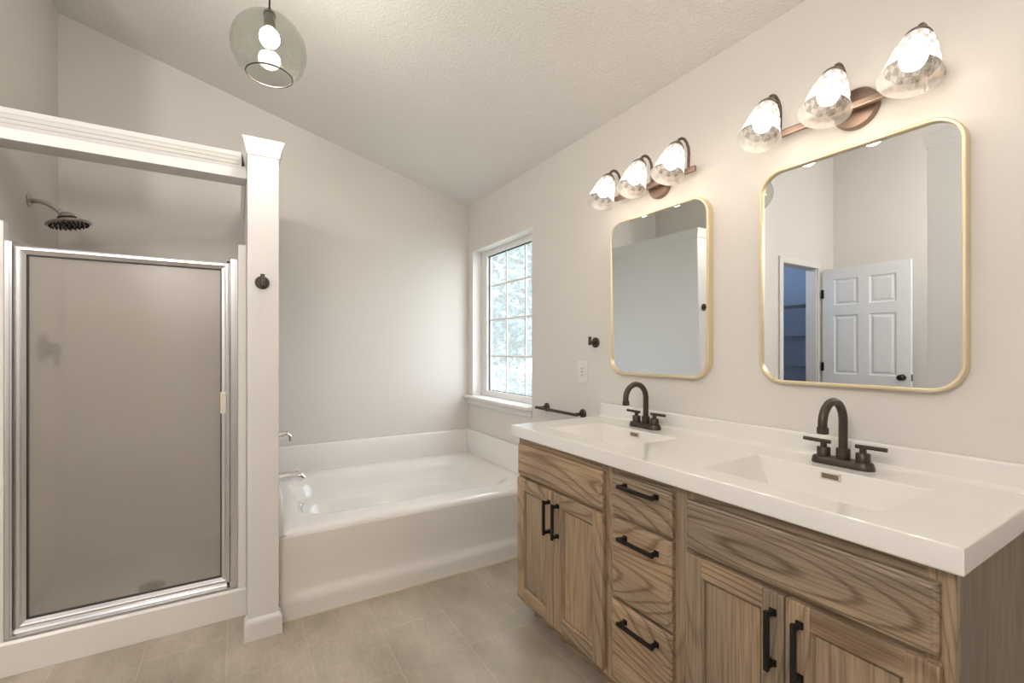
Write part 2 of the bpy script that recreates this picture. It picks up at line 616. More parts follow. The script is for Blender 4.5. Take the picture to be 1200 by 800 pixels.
# header beam over the shower with crown
bm = bmesh.new()
box(bm, -0.84, PX0 - 0.001, 2.40, 2.515, 1.985, 2.04, bev=0.002)
cp = [(2.515, 2.028), (2.398, 2.028), (2.392, 2.040), (2.388, 2.042), (2.382, 2.054), (2.378, 2.056), (2.372, 2.068), (2.369, 2.071), (2.363, 2.088), (2.515, 2.088)]
extrude_profile(bm, cp, 0, -0.84, PX0 - 0.02)
struct('trim_2', bm, M['trim'], 'white header beam with stepped crown moulding spanning over the shower', 'moulding')

# left side of the shower and the wall with the closet doorway
bm = bmesh.new()
sloped_wall(bm, -0.95, -0.828, 2.43, YB)
struct('wall_shower', bm, M['wall'], 'off-white wall at the left of the shower holding the shower head', 'wall')
struct('wall_shower_return', sloped_wall(bmesh.new(), -1.18, -0.768, 2.385, 2.4305), M['wall'], 'narrow wall return at the left edge of the shower opening', 'wall')
DX0, DX1, DH = -1.995, -1.335, 2.05
bm = bmesh.new()
sloped_wall(bm, DX1, -0.951, 2.431, 2.53)
sloped_wall(bm, XL, DX0, 2.431, 2.53)
sloped_wall(bm, DX0, DX1, 2.431, 2.53, DH)
struct('wall_closet', bm, M['wall'], 'wall with the closet doorway, seen only in the right mirror', 'wall')
bm = bmesh.new()
for a, b in ((DX0 - 0.06, DX0), (DX1, DX1 + 0.06)):
    box(bm, a, b, 2.413, 2.431, 0, DH + 0.06, bev=0.004)
box(bm, DX0, DX1, 2.413, 2.431, DH, DH + 0.06, bev=0.004)
box(bm, DX0, DX0 + 0.012, 2.431, 2.53, 0, DH)
box(bm, DX1 - 0.012, DX1, 2.431, 2.53, 0, DH)
struct('trim_3', bm, M['trim'], 'white casing around the closet doorway', 'door casing')
bm = bmesh.new()
box(bm, XL + 0.001, XL + 0.02, 2.531, YB, 0, 2.4)
box(bm, XL, -0.951, YB - 0.02, YB - 0.001, 0, 2.4)
box(bm, -0.97, -0.951, 2.531, YB, 0, 2.4)
box(bm, XL, -0.951, 2.531, YB, 2.4, 2.42)
struct('wall_closet_lining', bm, M['closet'], 'inside of the closet, its cool light put into the blue-grey colour', 'wall')
# partition beside the camera, seen in the right mirror
bm = bmesh.new()
box(bm, -0.87, -0.75, YF, 1.17, 0, 2.565, bev=0.003)
loft(bm, crown_loops(-0.87, -0.75, YF, 1.17, [(o * 1.6, 2.565 + z * 1.5) for o, z in CROWN], (1, 1, 0, 1)))
struct('wall_entry', bm, M['trim'], 'tall white partition with crown cap at the right edge of the right mirror', 'wall')
# wire shelves in the closet
sh0 = None
for i, z in enumerate((1.69, 1.35, 1.01)):
    lab = ['topmost wire shelf in the blue-lit closet', 'second wire shelf from the top in the blue-lit closet', 'lowest seen wire shelf in the blue-lit closet'][i]
    if sh0 is None:
        bm = bmesh.new()
        for k in range(6):
            x = XL + 0.03 + 0.055 * k
            tube(bm, [(x, 2.56, z), (x, YB - 0.022, z)], 0.0045, 6)
        for k in range(30):
            y = 2.57 + k * 0.026
            tube(bm, [(XL + 0.022, y, z + 0.004), (XL + 0.31, y, z + 0.004), (XL + 0.315, y, z - 0.03)], 0.002, 5)
        tube(bm, [(XL + 0.315, 2.56, z - 0.03), (XL + 0.315, YB - 0.022, z - 0.03)], 0.006, 6)
        sh0 = tag(obj('wire_shelf', bm, M['wire']), lab, 'shelf', 'closet wire shelves')
        z00 = z
    else:
        s = sh0.copy(); C.objects.link(s); s.location = (0, 0, z - z00); s['label'] = lab

# six panel door, open at a right angle, seen in the right mirror
dr = thing('door_1', 'white six-panel door standing open, seen in the right mirror', 'door', (-2.02, 2.39, 0.01), kind='structure')
def panel_door(x0, x1, y0, y1, z0, z1):
    """leaf with both big faces on x0/x1, six raised panels on each"""
    bm = bmesh.new()
    w = y1 - y0
    st = 0.105
    mid = 0.09
    pw = (w - 2 * st - mid) / 2
    ys = [y0, y0 + st, y0 + st + pw, y0 + st + pw + mid, y1 - st, y1]
    zs = [z0, z0 + 0.24, z0 + 0.79, z0 + 0.95, z0 + 1.545, z0 + 1.645, z1 - 0.11, z1]
    for xs, sgn in ((x1, 1), (x0, -1)):
        grid = [[bm.verts.new((xs, y, z)) for y in ys] for z in zs]
        for i in range(len(zs) - 1):
            for j in range(len(ys) - 1):
                if i in (1, 3, 5) and j in (1, 3):
                    ya, yb, za, zb = ys[j], ys[j + 1], zs[i], zs[i + 1]
                    lp = [[grid[i][j], grid[i][j + 1], grid[i + 1][j + 1], grid[i + 1][j]]]
                    for o, dd in ((0.012, -0.008), (0.022, -0.008), (0.038, -0.002)):
                        lp.append([bm.verts.new((xs + sgn * dd, a, b)) for a, b in ((ya + o, za + o), (yb - o, za + o), (yb - o, zb - o), (ya + o, zb - o))])
                    for A, Bq in zip(lp, lp[1:]):
                        for k in range(4):
                            bm.faces.new((A[k], A[(k + 1) % 4], Bq[(k + 1) % 4], Bq[k]))
                    bm.faces.new(lp[-1])
                else:
                    bm.faces.new((grid[i][j], grid[i][j + 1], grid[i + 1][j + 1], grid[i + 1][j]))
    for a, b in (((y0, z0), (y1, z0)), ((y1, z0), (y1, z1)), ((y1, z1), (y0, z1)), ((y0, z1), (y0, z0))):
        bm.faces.new([bm.verts.new(p) for p in ((x0, *a), (x0, *b), (x1, *b), (x1, *a))])
    bmesh.ops.remove_doubles(bm, verts=bm.verts, dist=1e-5)
    return bm
obj('leaf', panel_door(-2.055, -2.02, 1.66, 2.385, 0.01, 2.03), M['door'], dr)
for z in (0.25, 1.03, 1.78):
    obj('hinge', bx(-2.022, -2.010, 2.372, 2.398, z - 0.045, z + 0.045, bev=0.003), M['black'], dr)
bm = bmesh.new()
for s, x in ((1, -2.02), (-1, -2.055)):
    lathe(bm, [(0.03, 0), (0.03, 0.008), (0.012, 0.012), (0.011, 0.03), (0.024, 0.038), (0.028, 0.05), (0.022, 0.062), (0.0, 0.064)], (x, 1.722, 0.95), (s, 0, 0), 20)
obj('knob', bm, M['black'], dr)
obj('latch_plate', bx(-2.05, -2.025, 1.656, 1.661, 0.92, 0.98, bev=0.001), M['black'], dr)

# ------------------------------------------------------------------ window
FX = 1.693
wn = thing('window_1', 'white vinyl window with grid bars over the bathtub, trees outside', 'window', (FX, 2.855, WZ0), kind='structure')
bm = bmesh.new()
GY0, GY1, GZ0, GZ1 = 2.515, 3.192, 0.885, 1.946
for a in ((WY0, GY0, WZ0 + 0.016, WZ1), (GY1, WY1, WZ0 + 0.016, WZ1)):
    box(bm, FX, FX + 0.05, a[0], a[1], a[2], a[3], bev=0.004)
box(bm, FX, FX + 0.05, GY0, GY1, WZ0 + 0.016, GZ0, bev=0.004)
box(bm, FX, FX + 0.05, GY0, GY1, GZ1, WZ1, bev=0.004)
obj('window_frame', bm, M['vinyl'], wn)
bm = bmesh.new()
for a in ((GY0, GY0 + 0.006, GZ0, GZ1), (GY1 - 0.009, GY1, GZ0, GZ1), (GY0, GY1, GZ0, GZ0 + 0.004), (GY0, GY1, GZ1 - 0.007, GZ1)):
    box(bm, FX + 0.018, FX + 0.03, *a)
obj('glazing_seal', bm, M['slot'], wn)
for y in (2.922, 2.662):
    obj('muntin', bx(FX + 0.02, FX + 0.028, y - 0.0075, y + 0.0075, GZ0, GZ1, bev=0.002), M['vinyl'], wn)
for z in (1.705, 1.438, 1.157):
    obj('muntin', bx(FX + 0.021, FX + 0.027, GY0, GY1, z - 0.0075, z + 0.0075, bev=0.002), M['vinyl'], wn)
obj('window_pane', bx(FX + 0.022, FX + 0.026, GY0, GY1, GZ0, GZ1), M['pane'], wn)
bm = bmesh.new()
for a in ((WY1 - 0.006, WY1, WZ0 + 0.016, WZ1), (WY0, WY0 + 0.006, WZ0 + 0.016, WZ1), (WY0, WY1, WZ1 - 0.006, WZ1)):
    box(bm, XW - 0.002, FX, *a)
obj('jamb_liner', bm, M['vinyl'], wn)
bm = bmesh.new()
box(bm, 1.567, FX + 0.002, WY0, YB - 0.001, WZ0 - 0.004, WZ0 + 0.018, bev=0.006)
obj('sill', bm, M['vinyl'], wn)
obj('apron', bx(1.598, XW, WY0, YB - 0.001, 0.772, WZ0 - 0.004, bev=0.004), M['trim'], wn)

# ------------------------------------------------------------------ bathtub
tb = thing('bathtub', 'large off-white built-in bathtub under the window', 'bathtub', (0.885, 2.8, 0))
TX0, TX1, TY0, TY1, RZ = PX1 + 0.001, XW - 0.001, 2.245, YB - 0.001, 0.392
def rl(x0, x1, y0, y1, r, z, n=8):
    return [(a, b, z) for a, b in rrect((x0 + x1) / 2, (y0 + y1) / 2, (x1 - x0) / 2, (y1 - y0) / 2, r, n)]
bm = bmesh.new()
def rf(yo, o, r, z):
    return rl(TX0 + o, TX1 - o, TY0 + yo, TY1 - o, r, z)
loops = [rf(0.03, 0, 0.002, 0.0), rf(0.03, 0, 0.002, RZ - 0.06), rf(0.02, 0, 0.002, RZ - 0.04), rf(0.012, 0, 0.002, RZ - 0.026),
         rf(0.016, 0.002, 0.003, RZ - 0.014), rf(0.024, 0.004, 0.005, RZ - 0.006), rf(0.036, 0.008, 0.008, RZ - 0.001), rf(0.05, 0.012, 0.01, RZ),
         rl(0.250, 1.55, 2.40, 3.235, 0.15, RZ),
         rl(0.258, 1.53, 2.43, 3.215, 0.16, RZ - 0.004),
         rl(0.268, 1.51, 2.455, 3.195, 0.17, RZ - 0.013),
         rl(0.278, 1.49, 2.475, 3.175, 0.17, RZ - 0.028),
         rl(0.290, 1.46, 2.49, 3.155, 0.17, RZ - 0.055),
         rl(0.300, 1.42, 2.50, 3.135, 0.17, 0.29),
         rl(0.303, 1.40, 2.51, 3.115, 0.17, 0.278),
         rl(0.308, 1.37, 2.53, 3.085, 0.17, 0.270),
         rl(0.315, 1.34, 2.55, 3.055, 0.17, 0.262),
         rl(0.322, 1.32, 2.565, 3.035, 0.17, 0.245),
         rl(0.365, 1.20, 2.60, 3.00, 0.15, 0.10),
         rl(0.40, 1.14, 2.63, 2.97, 0.13, 0.075),
         rl(0.50, 1.05, 2.70, 2.90, 0.09, 0.066)]
loft(bm, loops, smooth=True)
# moulded apron border around a shallow recess
def sstep(a, b, t):
    t = min(1, max(0, (t - a) / (b - a)))
    return t * t * (3 - 2 * t)
gx, gz = 72, 40
ag = []
for i in range(gx + 1):
    x = TX0 + (TX1 - TX0) * i / gx
    row = []
    for k in range(gz + 1):
        z = (RZ - 0.026) * k / gz
        d = sstep(0.035, 0.10, x - TX0) * sstep(0.035, 0.10, TX1 - x) * sstep(0.075, 0.125, z) * (1 - sstep(0.20, RZ - 0.03, z))
        row.append(bm.verts.new((x, TY0 + 0.0118 - 0.012 * (1 - sstep(0.06, 0.20, z)) + 0.013 * d * (0.4 + 0.6 * (1 - sstep(0.1, 0.25, z))), z)))
    ag.append(row)
for i in range(gx):
    for k in range(gz):
        f = bm.faces.new((ag[i][k], ag[i + 1][k], ag[i + 1][k + 1], ag[i][k + 1]))
        f.smooth = True
obj('tub_shell', bm, M['acrylic'], tb, smooth=40)
# raised lip along the three walls
bm = bmesh.new()
LZ = 0.566
prof = [(0.0, RZ - 0.01), (0.034, RZ - 0.01), (0.030, RZ + 0.02), (0.024, LZ - 0.012), (0.018, LZ - 0.003), (0.008, LZ), (0.0, LZ)]
loft(bm, [[(x, TY1 - a, z) for a, z in prof] for x in (TX0, TX1)])
for sx, X in ((1, TX0), (-1, TX1)):
    lps = []
    for y, f in ((TY1 - 0.002, 1), (2.40, 1), (2.33, 0.94), (2.285, 0.72), (2.262, 0.35), (2.252, 0.02)):
        lps.append([(X + sx * a, y, RZ - 0.01 + (z - RZ + 0.01) * f) for a, z in prof])
    loft(bm, lps)
obj('tub_lip', bm, M['acrylic'], tb, smooth=40)
obj('caulk_line', bx(TX0 - 0.0005, TX0 + 0.007, TY0 - 0.003, TY0 + 0.012, 0.002, RZ - 0.03), M['caulk'], tb)
obj('caulk_line', bx(TX0 + 0.012, 1.60, TY0 - 0.006, TY0 + 0.002, 0.0005, 0.007), M['caulk'], tb)
bm = bmesh.new()
lathe(bm, [(0.036, 0), (0.036, 0.004), (0.030, 0.008), (0.0, 0.009)], (0.3, 2.80, 0.325), (0.97, 0, 0.2), 24)
tube(bm, [(0.308, 2.80, 0.328), (0.322, 2.80, 0.345)], 0.005, 8)
obj('overflow_plate', bm, M['chrome'], tb)
bm = bmesh.new()
lathe(bm, [(0.032, 0), (0.032, 0.004), (0.024, 0.006), (0.0, 0.0065)], (0.56, 2.80, 0.066), (0, 0, 1), 24)
obj('drain', bm, M['chrome'], tb)

# tub filler on the partition
sp = thing('tub_spout', 'chrome tub spout with pull knob sticking out past the partition', 'tub spout', (PX1, 2.80, 0.50))
bm = bmesh.new()
lathe(bm, [(0.030, 0), (0.030, 0.006), (0.022, 0.010)], (PX1 + 0.0335, 2.80, 0.505), (1, 0, 0), 24)
tube(bm, [(PX1 + 0.037, 2.80, 0.505), (PX1 + 0.08, 2.80, 0.507), (PX1 + 0.125, 2.80, 0.503), (PX1 + 0.15, 2.80, 0.496), (PX1 + 0.163, 2.80, 0.484)], [0.023, 0.024, 0.025, 0.025, 0.021], 20)
obj('spout_body', bm, M['chrome'], sp, smooth=40)
bm = bmesh.new()
lathe(bm, [(0.004, 0), (0.004, 0.012), (0.009, 0.016), (0.010, 0.022), (0.006, 0.026), (0, 0.027)], (PX1 + 0.135, 2.80, 0.518), (0, 0, 1), 16)
obj('diverter_knob', bm, M['chrome'], sp)
tv = thing('tub_valve', 'chrome tub valve lever on the partition above the tub spout', 'tub valve', (PX1, 2.80, 0.72))
bm = bmesh.new()
lathe(bm, [(0.082, 0), (0.082, 0.003), (0.070, 0.010), (0.03, 0.014), (0.028, 0.03), (0.0, 0.031)], (PX1 + 0.0005, 2.80, 0.735), (1, 0, 0), 32)
obj('escutcheon', bm, M['chrome'], tv, smooth=40)
bm = bmesh.new()
lathe(bm, [(0.022, 0), (0.024, 0.02), (0.022, 0.036), (0.0, 0.04)], (PX1 + 0.03, 2.80, 0.735), (1, 0, 0.05), 20)
tube(bm, [(PX1 + 0.055, 2.80, 0.742), (PX1 + 0.078, 2.80, 0.742), (PX1 + 0.092, 2.80, 0.728), (PX1 + 0.094, 2.80, 0.70)], [0.016, 0.017, 0.016, 0.012], 14)
obj('lever', bm, M['chrome'], tv, smooth=40)

# ------------------------------------------------------------------ shower
SX0, SX1 = -0.827, PX0 - 0.001
st = thing('shower_stall', 'white moulded shower stall behind the frosted door', 'shower stall', (-0.4, 2.85, 0))
bm = bmesh.new()
box(bm, SX0, SX1, 2.47, YB - 0.002, 0, 0.045, bev=0.004)
# curb
cpf = [(2.40, 0.001), (2.398, 0.118), (2.405, 0.128), (2.43, 0.133), (2.46, 0.133), (2.475, 0.125), (2.485, 0.045), (2.485, 0.001)]
extrude_profile(bm, cpf, 0, -0.766, SX1)
obj('shower_pan', bm, M['fiberglass'], st)
bm = bmesh.new()
box(bm, SX0, SX1, YB - 0.025, YB - 0.002, 0.045, 1.68, bev=0.006)
box(bm, SX0, -0.80, 2.432, YB - 0.025, 0.045, 1.68, bev=0.006)
box(bm, 0.010, SX1, 2.45, YB - 0.025, 0.045, 1.68, bev=0.004)
obj('surround', bm, M['fiberglass'], st)
bm = bmesh.new()
box(bm, 0.0025, SX1, 2.405, 2.45, 0.12, 1.685, bev=0.004)
box(bm, -0.767, -0.7385, 2.405, 2.45, 0.12, 1.685, bev=0.004)
obj('flange', bm, M['fiberglass'], st)
bm = bmesh.new()
lathe(bm, [(0.055, 0), (0.055, 0.003), (0.045, 0.005), (0.0, 0.005)], (-0.36, 2.83, 0.045), (0, 0, 1), 28)
obj('drain', bm, M['bronze'], st)

sd = thing('shower_door', 'frosted glass shower door in a silver metal frame', 'shower door', (-0.37, 2.425, 0.13))
JY0, JY1 = 2.405, 2.447
def channel(x0, x1, z0, z1):
    bm = bmesh.new()
    box(bm, x0, x1, JY0, JY1, z0, z1, bev=0.003)
    box(bm, x0 + (x1 - x0) * 0.3, x1 - (x1 - x0) * 0.3, JY0 - 0.004, JY0 + 0.004, z0 + 0.001, z1 - 0.001, bev=0.0015)
    return bm
obj('jamb', channel(-0.7380, -0.7165, 0.134, 1.612), M['alu'], sd)
obj('jamb', channel(-0.0265, 0.0020, 0.134, 1.616), M['alu'], sd)
bm = bmesh.new()
extrude_profile(bm, [(2.404, 0.134), (2.404, 0.140), (2.414, 0.146), (2.42, 0.158), (2.445, 0.158), (2.445, 0.134)], 0, -0.716, -0.027)
obj('bottom_track', bm, M['alu'], sd)
lx0, lx1, lz0, lz1, fw = -0.711, -0.031, 0.161, 1.597, 0.030
lf = None
bm = bmesh.new()
# mitred frame with a stepped profile
pr = [(0.0, 2.409), (0.0, 2.434), (fw, 2.434), (fw, 2.414), (0.018, 2.409), (0.014, 2.405), (0.006, 2.405)]
corner = []
for o, y in pr:
    corner.append([(lx0 + o, y, lz0 + o), (lx1 - o, y, lz0 + o), (lx1 - o, y, lz1 - o), (lx0 + o, y, lz1 - o)])
vv = [[bm.verts.new(p) for p in r] for r in corner]
for i in range(len(vv)):
    A, Bv = vv[i], vv[(i + 1) % len(vv)]
    for k in range(4):
        bm.faces.new((A[k], A[(k + 1) % 4], Bv[(k + 1) % 4], Bv[k]))
leaf = obj('door_frame', bm, M['alu'], sd)
bm = bmesh.new()
g0, g1, g2, g3 = lx0 + fw, lx1 - fw, lz0 + fw, lz1 - fw
for a in ((g0, g0 + 0.004, g2, g3), (g1 - 0.004, g1, g2, g3), (g0, g1, g2, g2 + 0.004), (g0, g1, g3 - 0.004, g3)):
    box(bm, a[0], a[1], 2.413, 2.430, a[2], a[3])
obj('gasket', bm, M['rubber'], sd)
obj('glass_pane', bx(g0, g1, 2.419, 2.425, g2, g3), M['frosted'], sd)
bm = bmesh.new()
box(bm, lx1 - 0.034, lx1 - 0.012, 2.385, 2.408, 0.925, 1.02, bev=0.004)
o = obj('catch_handle', bm, M['ivory'], sd)
o['label'] = 'small ivory plastic catch'
bm = bmesh.new()
lathe(bm, [(0.006, 0), (0.006, 0.008), (0, 0.010)], (lx1 - 0.004, 2.42, lz1), (0, 0, 1), 12)
lathe(bm, [(0.006, 0), (0.006, 0.008), (0, 0.010)], (lx1 - 0.004, 2.412, lz0 - 0.004), (0, -1, 0), 12)
obj('pivot_pin', bm, M['rubber'], sd)

sh = thing('rain_shower', 'round nickel rain shower head on a bent arm above the shower door', 'shower head', (-0.828, 2.955, 1.896))
bm = bmesh.new()
lathe(bm, [(0.030, 0), (0.030, 0.004), (0.022, 0.010), (0.012, 0.012)], (-0.8275, 2.955, 1.898), (1, 0, 0), 24)
obj('wall_flange', bm, M['nickel'], sh, smooth=40)
bm = bmesh.new()
tube(bm, [(-0.824, 2.955, 1.898), (-0.79, 2.955, 1.899), (-0.765, 2.955, 1.893), (-0.742, 2.955, 1.879), (-0.722, 2.955, 1.862), (-0.712, 2.955, 1.852)], 0.0105, 14)
obj('arm', bm, M['nickel'], sh)
ax = Vector((0.20, -0.02, -0.98)).normalized()
hc = Vector((-0.700, 2.955, 1.858))
bm = bmesh.new()
lathe(bm, [(0.012, -0.004), (0.022, 0.0), (0.030, 0.010), (0.034, 0.022), (0.034, 0.028)], hc, ax, 28)
lathe(bm, [(0.030, 0.028), (0.045, 0.032), (0.070, 0.040), (0.082, 0.047), (0.084, 0.052), (0.078, 0.057), (0.0, 0.058)], hc, ax, 36)
head = obj('spray_plate', bm, M['nickel'], sh, smooth=35)
bm = bmesh.new()
lathe(bm, [(0.0355, 0.020), (0.0355, 0.027)], hc, ax, 28)
obj('collar_band', bm, M['black'], sh)
bm = bmesh.new()
d_, u_, w_ = frame_axes(ax)
for rad, cnt in ((0.014, 6), (0.032, 12), (0.050, 18), (0.068, 24)):
    for k in range(cnt):
        a = 2 * PI * k / cnt
        p = hc + d_ * 0.057 + (u_ * math.cos(a) + w_ * math.sin(a)) * rad
        lathe(bm, [(0.0042, 0), (0.003, 0.009), (0.0, 0.0095)], p, ax, 8)
o = obj('nozzles', bm, M['rubber'], sh)
o['kind'] = 'stuff'
o['label'] = 'black rubber nozzles'
vv_ = thing('shower_valve', 'dark shower valve knob blurred behind the frosted glass', 'shower valve', (-0.80, 3.02, 1.21))
bm = bmesh.new()
lathe(bm, [(0.075, 0), (0.075, 0.004), (0.06, 0.012), (0.03, 0.016)], (-0.7995, 3.02, 1.21), (1, 0, 0), 28)
obj('escutcheon', bm, M['bronze'], vv_)
bm = bmesh.new()
lathe(bm, [(0.026, 0.012), (0.030, 0.02), (0.030, 0.055), (0.022, 0.062), (0, 0.063)], (-0.7995, 3.02, 1.21), (1, 0, 0), 20)
tube(bm, [(-0.75, 3.02, 1.21), (-0.745, 3.0, 1.18), (-0.74, 2.98, 1.13)], [0.012, 0.010, 0.009], 12)
obj('lever', bm, M['black'], vv_)

# ------------------------------------------------------------------ robe hooks, towel bar, outlet
def robe_hook(loc, nrm, label):
    t = thing('robe_hook', label, 'hook', loc, 'dark robe hooks')
    n = Vector(nrm)
    L0 = Vector(loc)
    bm = bmesh.new()
    lathe(bm, [(0.027, 0.0005), (0.027, 0.006), (0.024, 0.009), (0, 0.0095)], L0, n, 28)
    obj('rosette', bm, M['bronze'], t, smooth=40)
    bm = bmesh.new()
    tube(bm, [L0 + n * 0.008, L0 + n * 0.036], 0.0065, 12)
    obj('stem', bm, M['bronze'], t)
    bm = bmesh.new()
    tube(bm, [L0 + n * 0.042 + Vector((0, 0, -0.014)), L0 + n * 0.042 + Vector((0, 0, 0.030))], 0.0085, 16)
    obj('peg', bm, M['bronze'], t, smooth=40)
    return t
robe_hook((0.089, PY0, 1.490), (0, -1, 0), 'dark bronze robe hook on the white partition end')
robe_hook((XW, 1.822, 1.245), (-1, 0, 0), 'dark bronze robe hook on the wall left of the mirrors')
tbr = thing('towel_bar', 'dark bronze towel bar on the wall just beyond the vanity top', 'towel bar', (XW, 2.08, 0.86))
for y in (2.262, 1.925):
    bm = bmesh.new()
    lathe(bm, [(0.026, 0.0005), (0.026, 0.006), (0.022, 0.010), (0.009, 0.011), (0.009, 0.056), (0.0, 0.057)], (XW, y, 0.858), (-1, 0, 0), 24)
    obj('bar_post', bm, M['bronze'], tbr, smooth=40)
obj('bar', bx(XW - 0.066, XW - 0.052, 1.905, 2.300, 0.849, 0.865, bev=0.003), M['bronze'], tbr)
ol = thing('wall_outlet', 'white outlet cover on the wall above the towel bar', 'outlet', (XW, 1.926, 1.085))
obj('cover_plate', bx(XW - 0.006, XW - 0.0005, 1.888, 1.964, 1.025, 1.147, bev=0.002), M['plastic'], ol)
obj('socket_insert', bx(XW - 0.009, XW - 0.005, 1.908, 1.944, 1.050, 1.122, bev=0.0015), M['plastic'], ol)
bm = bmesh.new()
for z in (1.068, 1.104):
    for y in (1.919, 1.932):
        box(bm, XW - 0.0095, XW - 0.0085, y - 0.0012, y + 0.0012, z - 0.005, z + 0.005)
box(bm, XW - 0.0095, XW - 0.0085, 1.919, 1.932, 1.084, 1.089)
obj('sockets', bm, M['slot'], ol)

# ------------------------------------------------------------------ vanity cabinet
VC = thing('vanity_cabinet', 'weathered brown oak double vanity cabinet with black bar pulls', 'vanity', (1.35, 1.015, 0))
FXV = 1.09      # face frame front
XD = 1.070      # door fronts
CY0, CY1, CZ0, CZ1 = 0.283, 1.742, 0.088, 0.8205
bm = bmesh.new()
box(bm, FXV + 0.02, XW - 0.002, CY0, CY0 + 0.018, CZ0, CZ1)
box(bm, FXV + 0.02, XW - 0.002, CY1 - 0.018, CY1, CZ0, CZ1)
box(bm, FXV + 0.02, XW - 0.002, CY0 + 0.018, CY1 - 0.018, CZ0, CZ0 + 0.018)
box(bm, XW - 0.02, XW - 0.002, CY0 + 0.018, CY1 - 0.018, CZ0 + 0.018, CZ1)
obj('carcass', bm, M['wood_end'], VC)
bm = bmesh.new()
for y0, y1 in ((CY0, 0.325), (0.825, 0.905), (1.115, 1.195), (1.705, CY1)):
    box(bm, FXV, FXV + 0.02, y0, y1, CZ0, CZ1, mi=0)
for y0, y1 in ((0.325, 0.825), (0.905, 1.115), (1.195, 1.705)):
    box(bm, FXV, FXV + 0.02, y0, y1, 0.775, CZ1, mi=1)
    box(bm, FXV, FXV + 0.02, y0, y1, CZ0, 0.13, mi=1)
    box(bm, FXV, FXV + 0.02, y0, y1, 0.63, 0.67, mi=1)
obj('face_frame', bm, [M['wood_z'], M['wood_y']], VC)
obj('toe_kick', bx(1.155, 1.17, CY0 + 0.002, CY1 - 0.026, 0.0, CZ0), M['wood_y'], VC)
obj('plinth', bx(1.17, XW - 0.002, CY0 + 0.002, CY0 + 0.018, 0, CZ0), M['wood_z'], VC)
obj('plinth', bx(1.17, XW - 0.002, CY1 - 0.042, CY1 - 0.026, 0, CZ0), M['wood_z'], VC)


def slab(name, y0, y1, z0, z1, handle=None):
    bm = bmesh.new()
    lp = []
    for o, x in ((0, FXV - 0.0005), (0, XD + 0.006), (0.004, XD + 0.003), (0.007, XD + 0.003), (0.011, XD)):
        lp.append([(x, y0 + o, z0 + o), (x, y1 - o, z0 + o), (x, y1 - o, z1 - o), (x, y0 + o, z1 - o)])
    loft(bm, lp)
    d = obj(name, bm, M['wood_y'], VC)
    if handle:
        pull(d, handle[0], handle[1], 1)
    return d


def pull(parent, y, z, axis, ln=0.148):
    bm = bmesh.new()
    h = ln / 2
    def bb(a0, a1, x0, x1, w):
        if axis == 1:
            box(bm, x0, x1, y + a0, y + a1, z - w, z + w, bev=0.0015)
        else:
            box(bm, x0, x1, y - w, y + w, z + a0, z + a1, bev=0.0015)
    bb(-h, h, XD - 0.034, XD - 0.024, 0.0055)
    for s in (-1, 1):
        c = s * (h - 0.010)
        bb(c - 0.0055, c + 0.0055, XD - 0.026, XD - 0.001, 0.0055)
        bb(c - 0.008, c + 0.008, XD - 0.006, XD - 0.0005, 0.008)
    return obj('handle', bm, M['black'], parent)


def cab_door(y0, y1, z0, z1, hy, hz):
    w = 0.052
    bm = bmesh.new()
    x0, x1 = XD, FXV - 0.0005
    for a, b in ((y0, y0 + w), (y1 - w, y1)):
        box(bm, x0, x1, a, b, z0, z1, bev=0.004, mi=0)
    for a, b in ((z0, z0 + w), (z1 - w, z1)):
        box(bm, x0 + 0.0005, x1, y0 + w - 0.003, y1 - w + 0.003, a, b, bev=0.004, mi=1)
    d = obj('door', bm, [M['wood_z'], M['wood_y']], VC)
    bm = bmesh.new()
    lp = []
    for o, x in ((w - 0.004, x0 + 0.003), (w + 0.003, x0 + 0.006), (w + 0.005, x0 + 0.015), (w + 0.0075, x0 + 0.015), (w + 0.009, x0 + 0.010)):
        lp.append([(x, y0 + o, z0 + o), (x, y1 - o, z0 + o), (x, y1 - o, z1 - o), (x, y0 + o, z1 - o)])
    loft(bm, lp, cap0=False)
    obj('panel', bm, M['wood_panel'], d)
    pull(d, hy, hz, 2, 0.137)
    return d


slab('false_drawer_front', 1.178, 1.729, 0.655, 0.789)
cab_door(1.461, 1.729, 0.110, 0.644, 1.484, 0.540)
cab_door(1.175, 1.458, 0.110, 0.644, 1.427, 0.540)
slab('drawer', 0.887, 1.133, 0.663, 0.794, (1.002, 0.770))
slab('drawer', 0.887, 1.133, 0.390, 0.651, (1.002, 0.602))
slab('drawer', 0.887, 1.133, 0.112, 0.378, (1.002, 0.332))
slab('false_drawer_front', 0.303, 0.838, 0.656, 0.790)
cab_door(0.5705, 0.838, 0.110, 0.644, 0.594, 0.540)
cab_door(0.300, 0.5675, 0.110, 0.644, 0.535, 0.540)

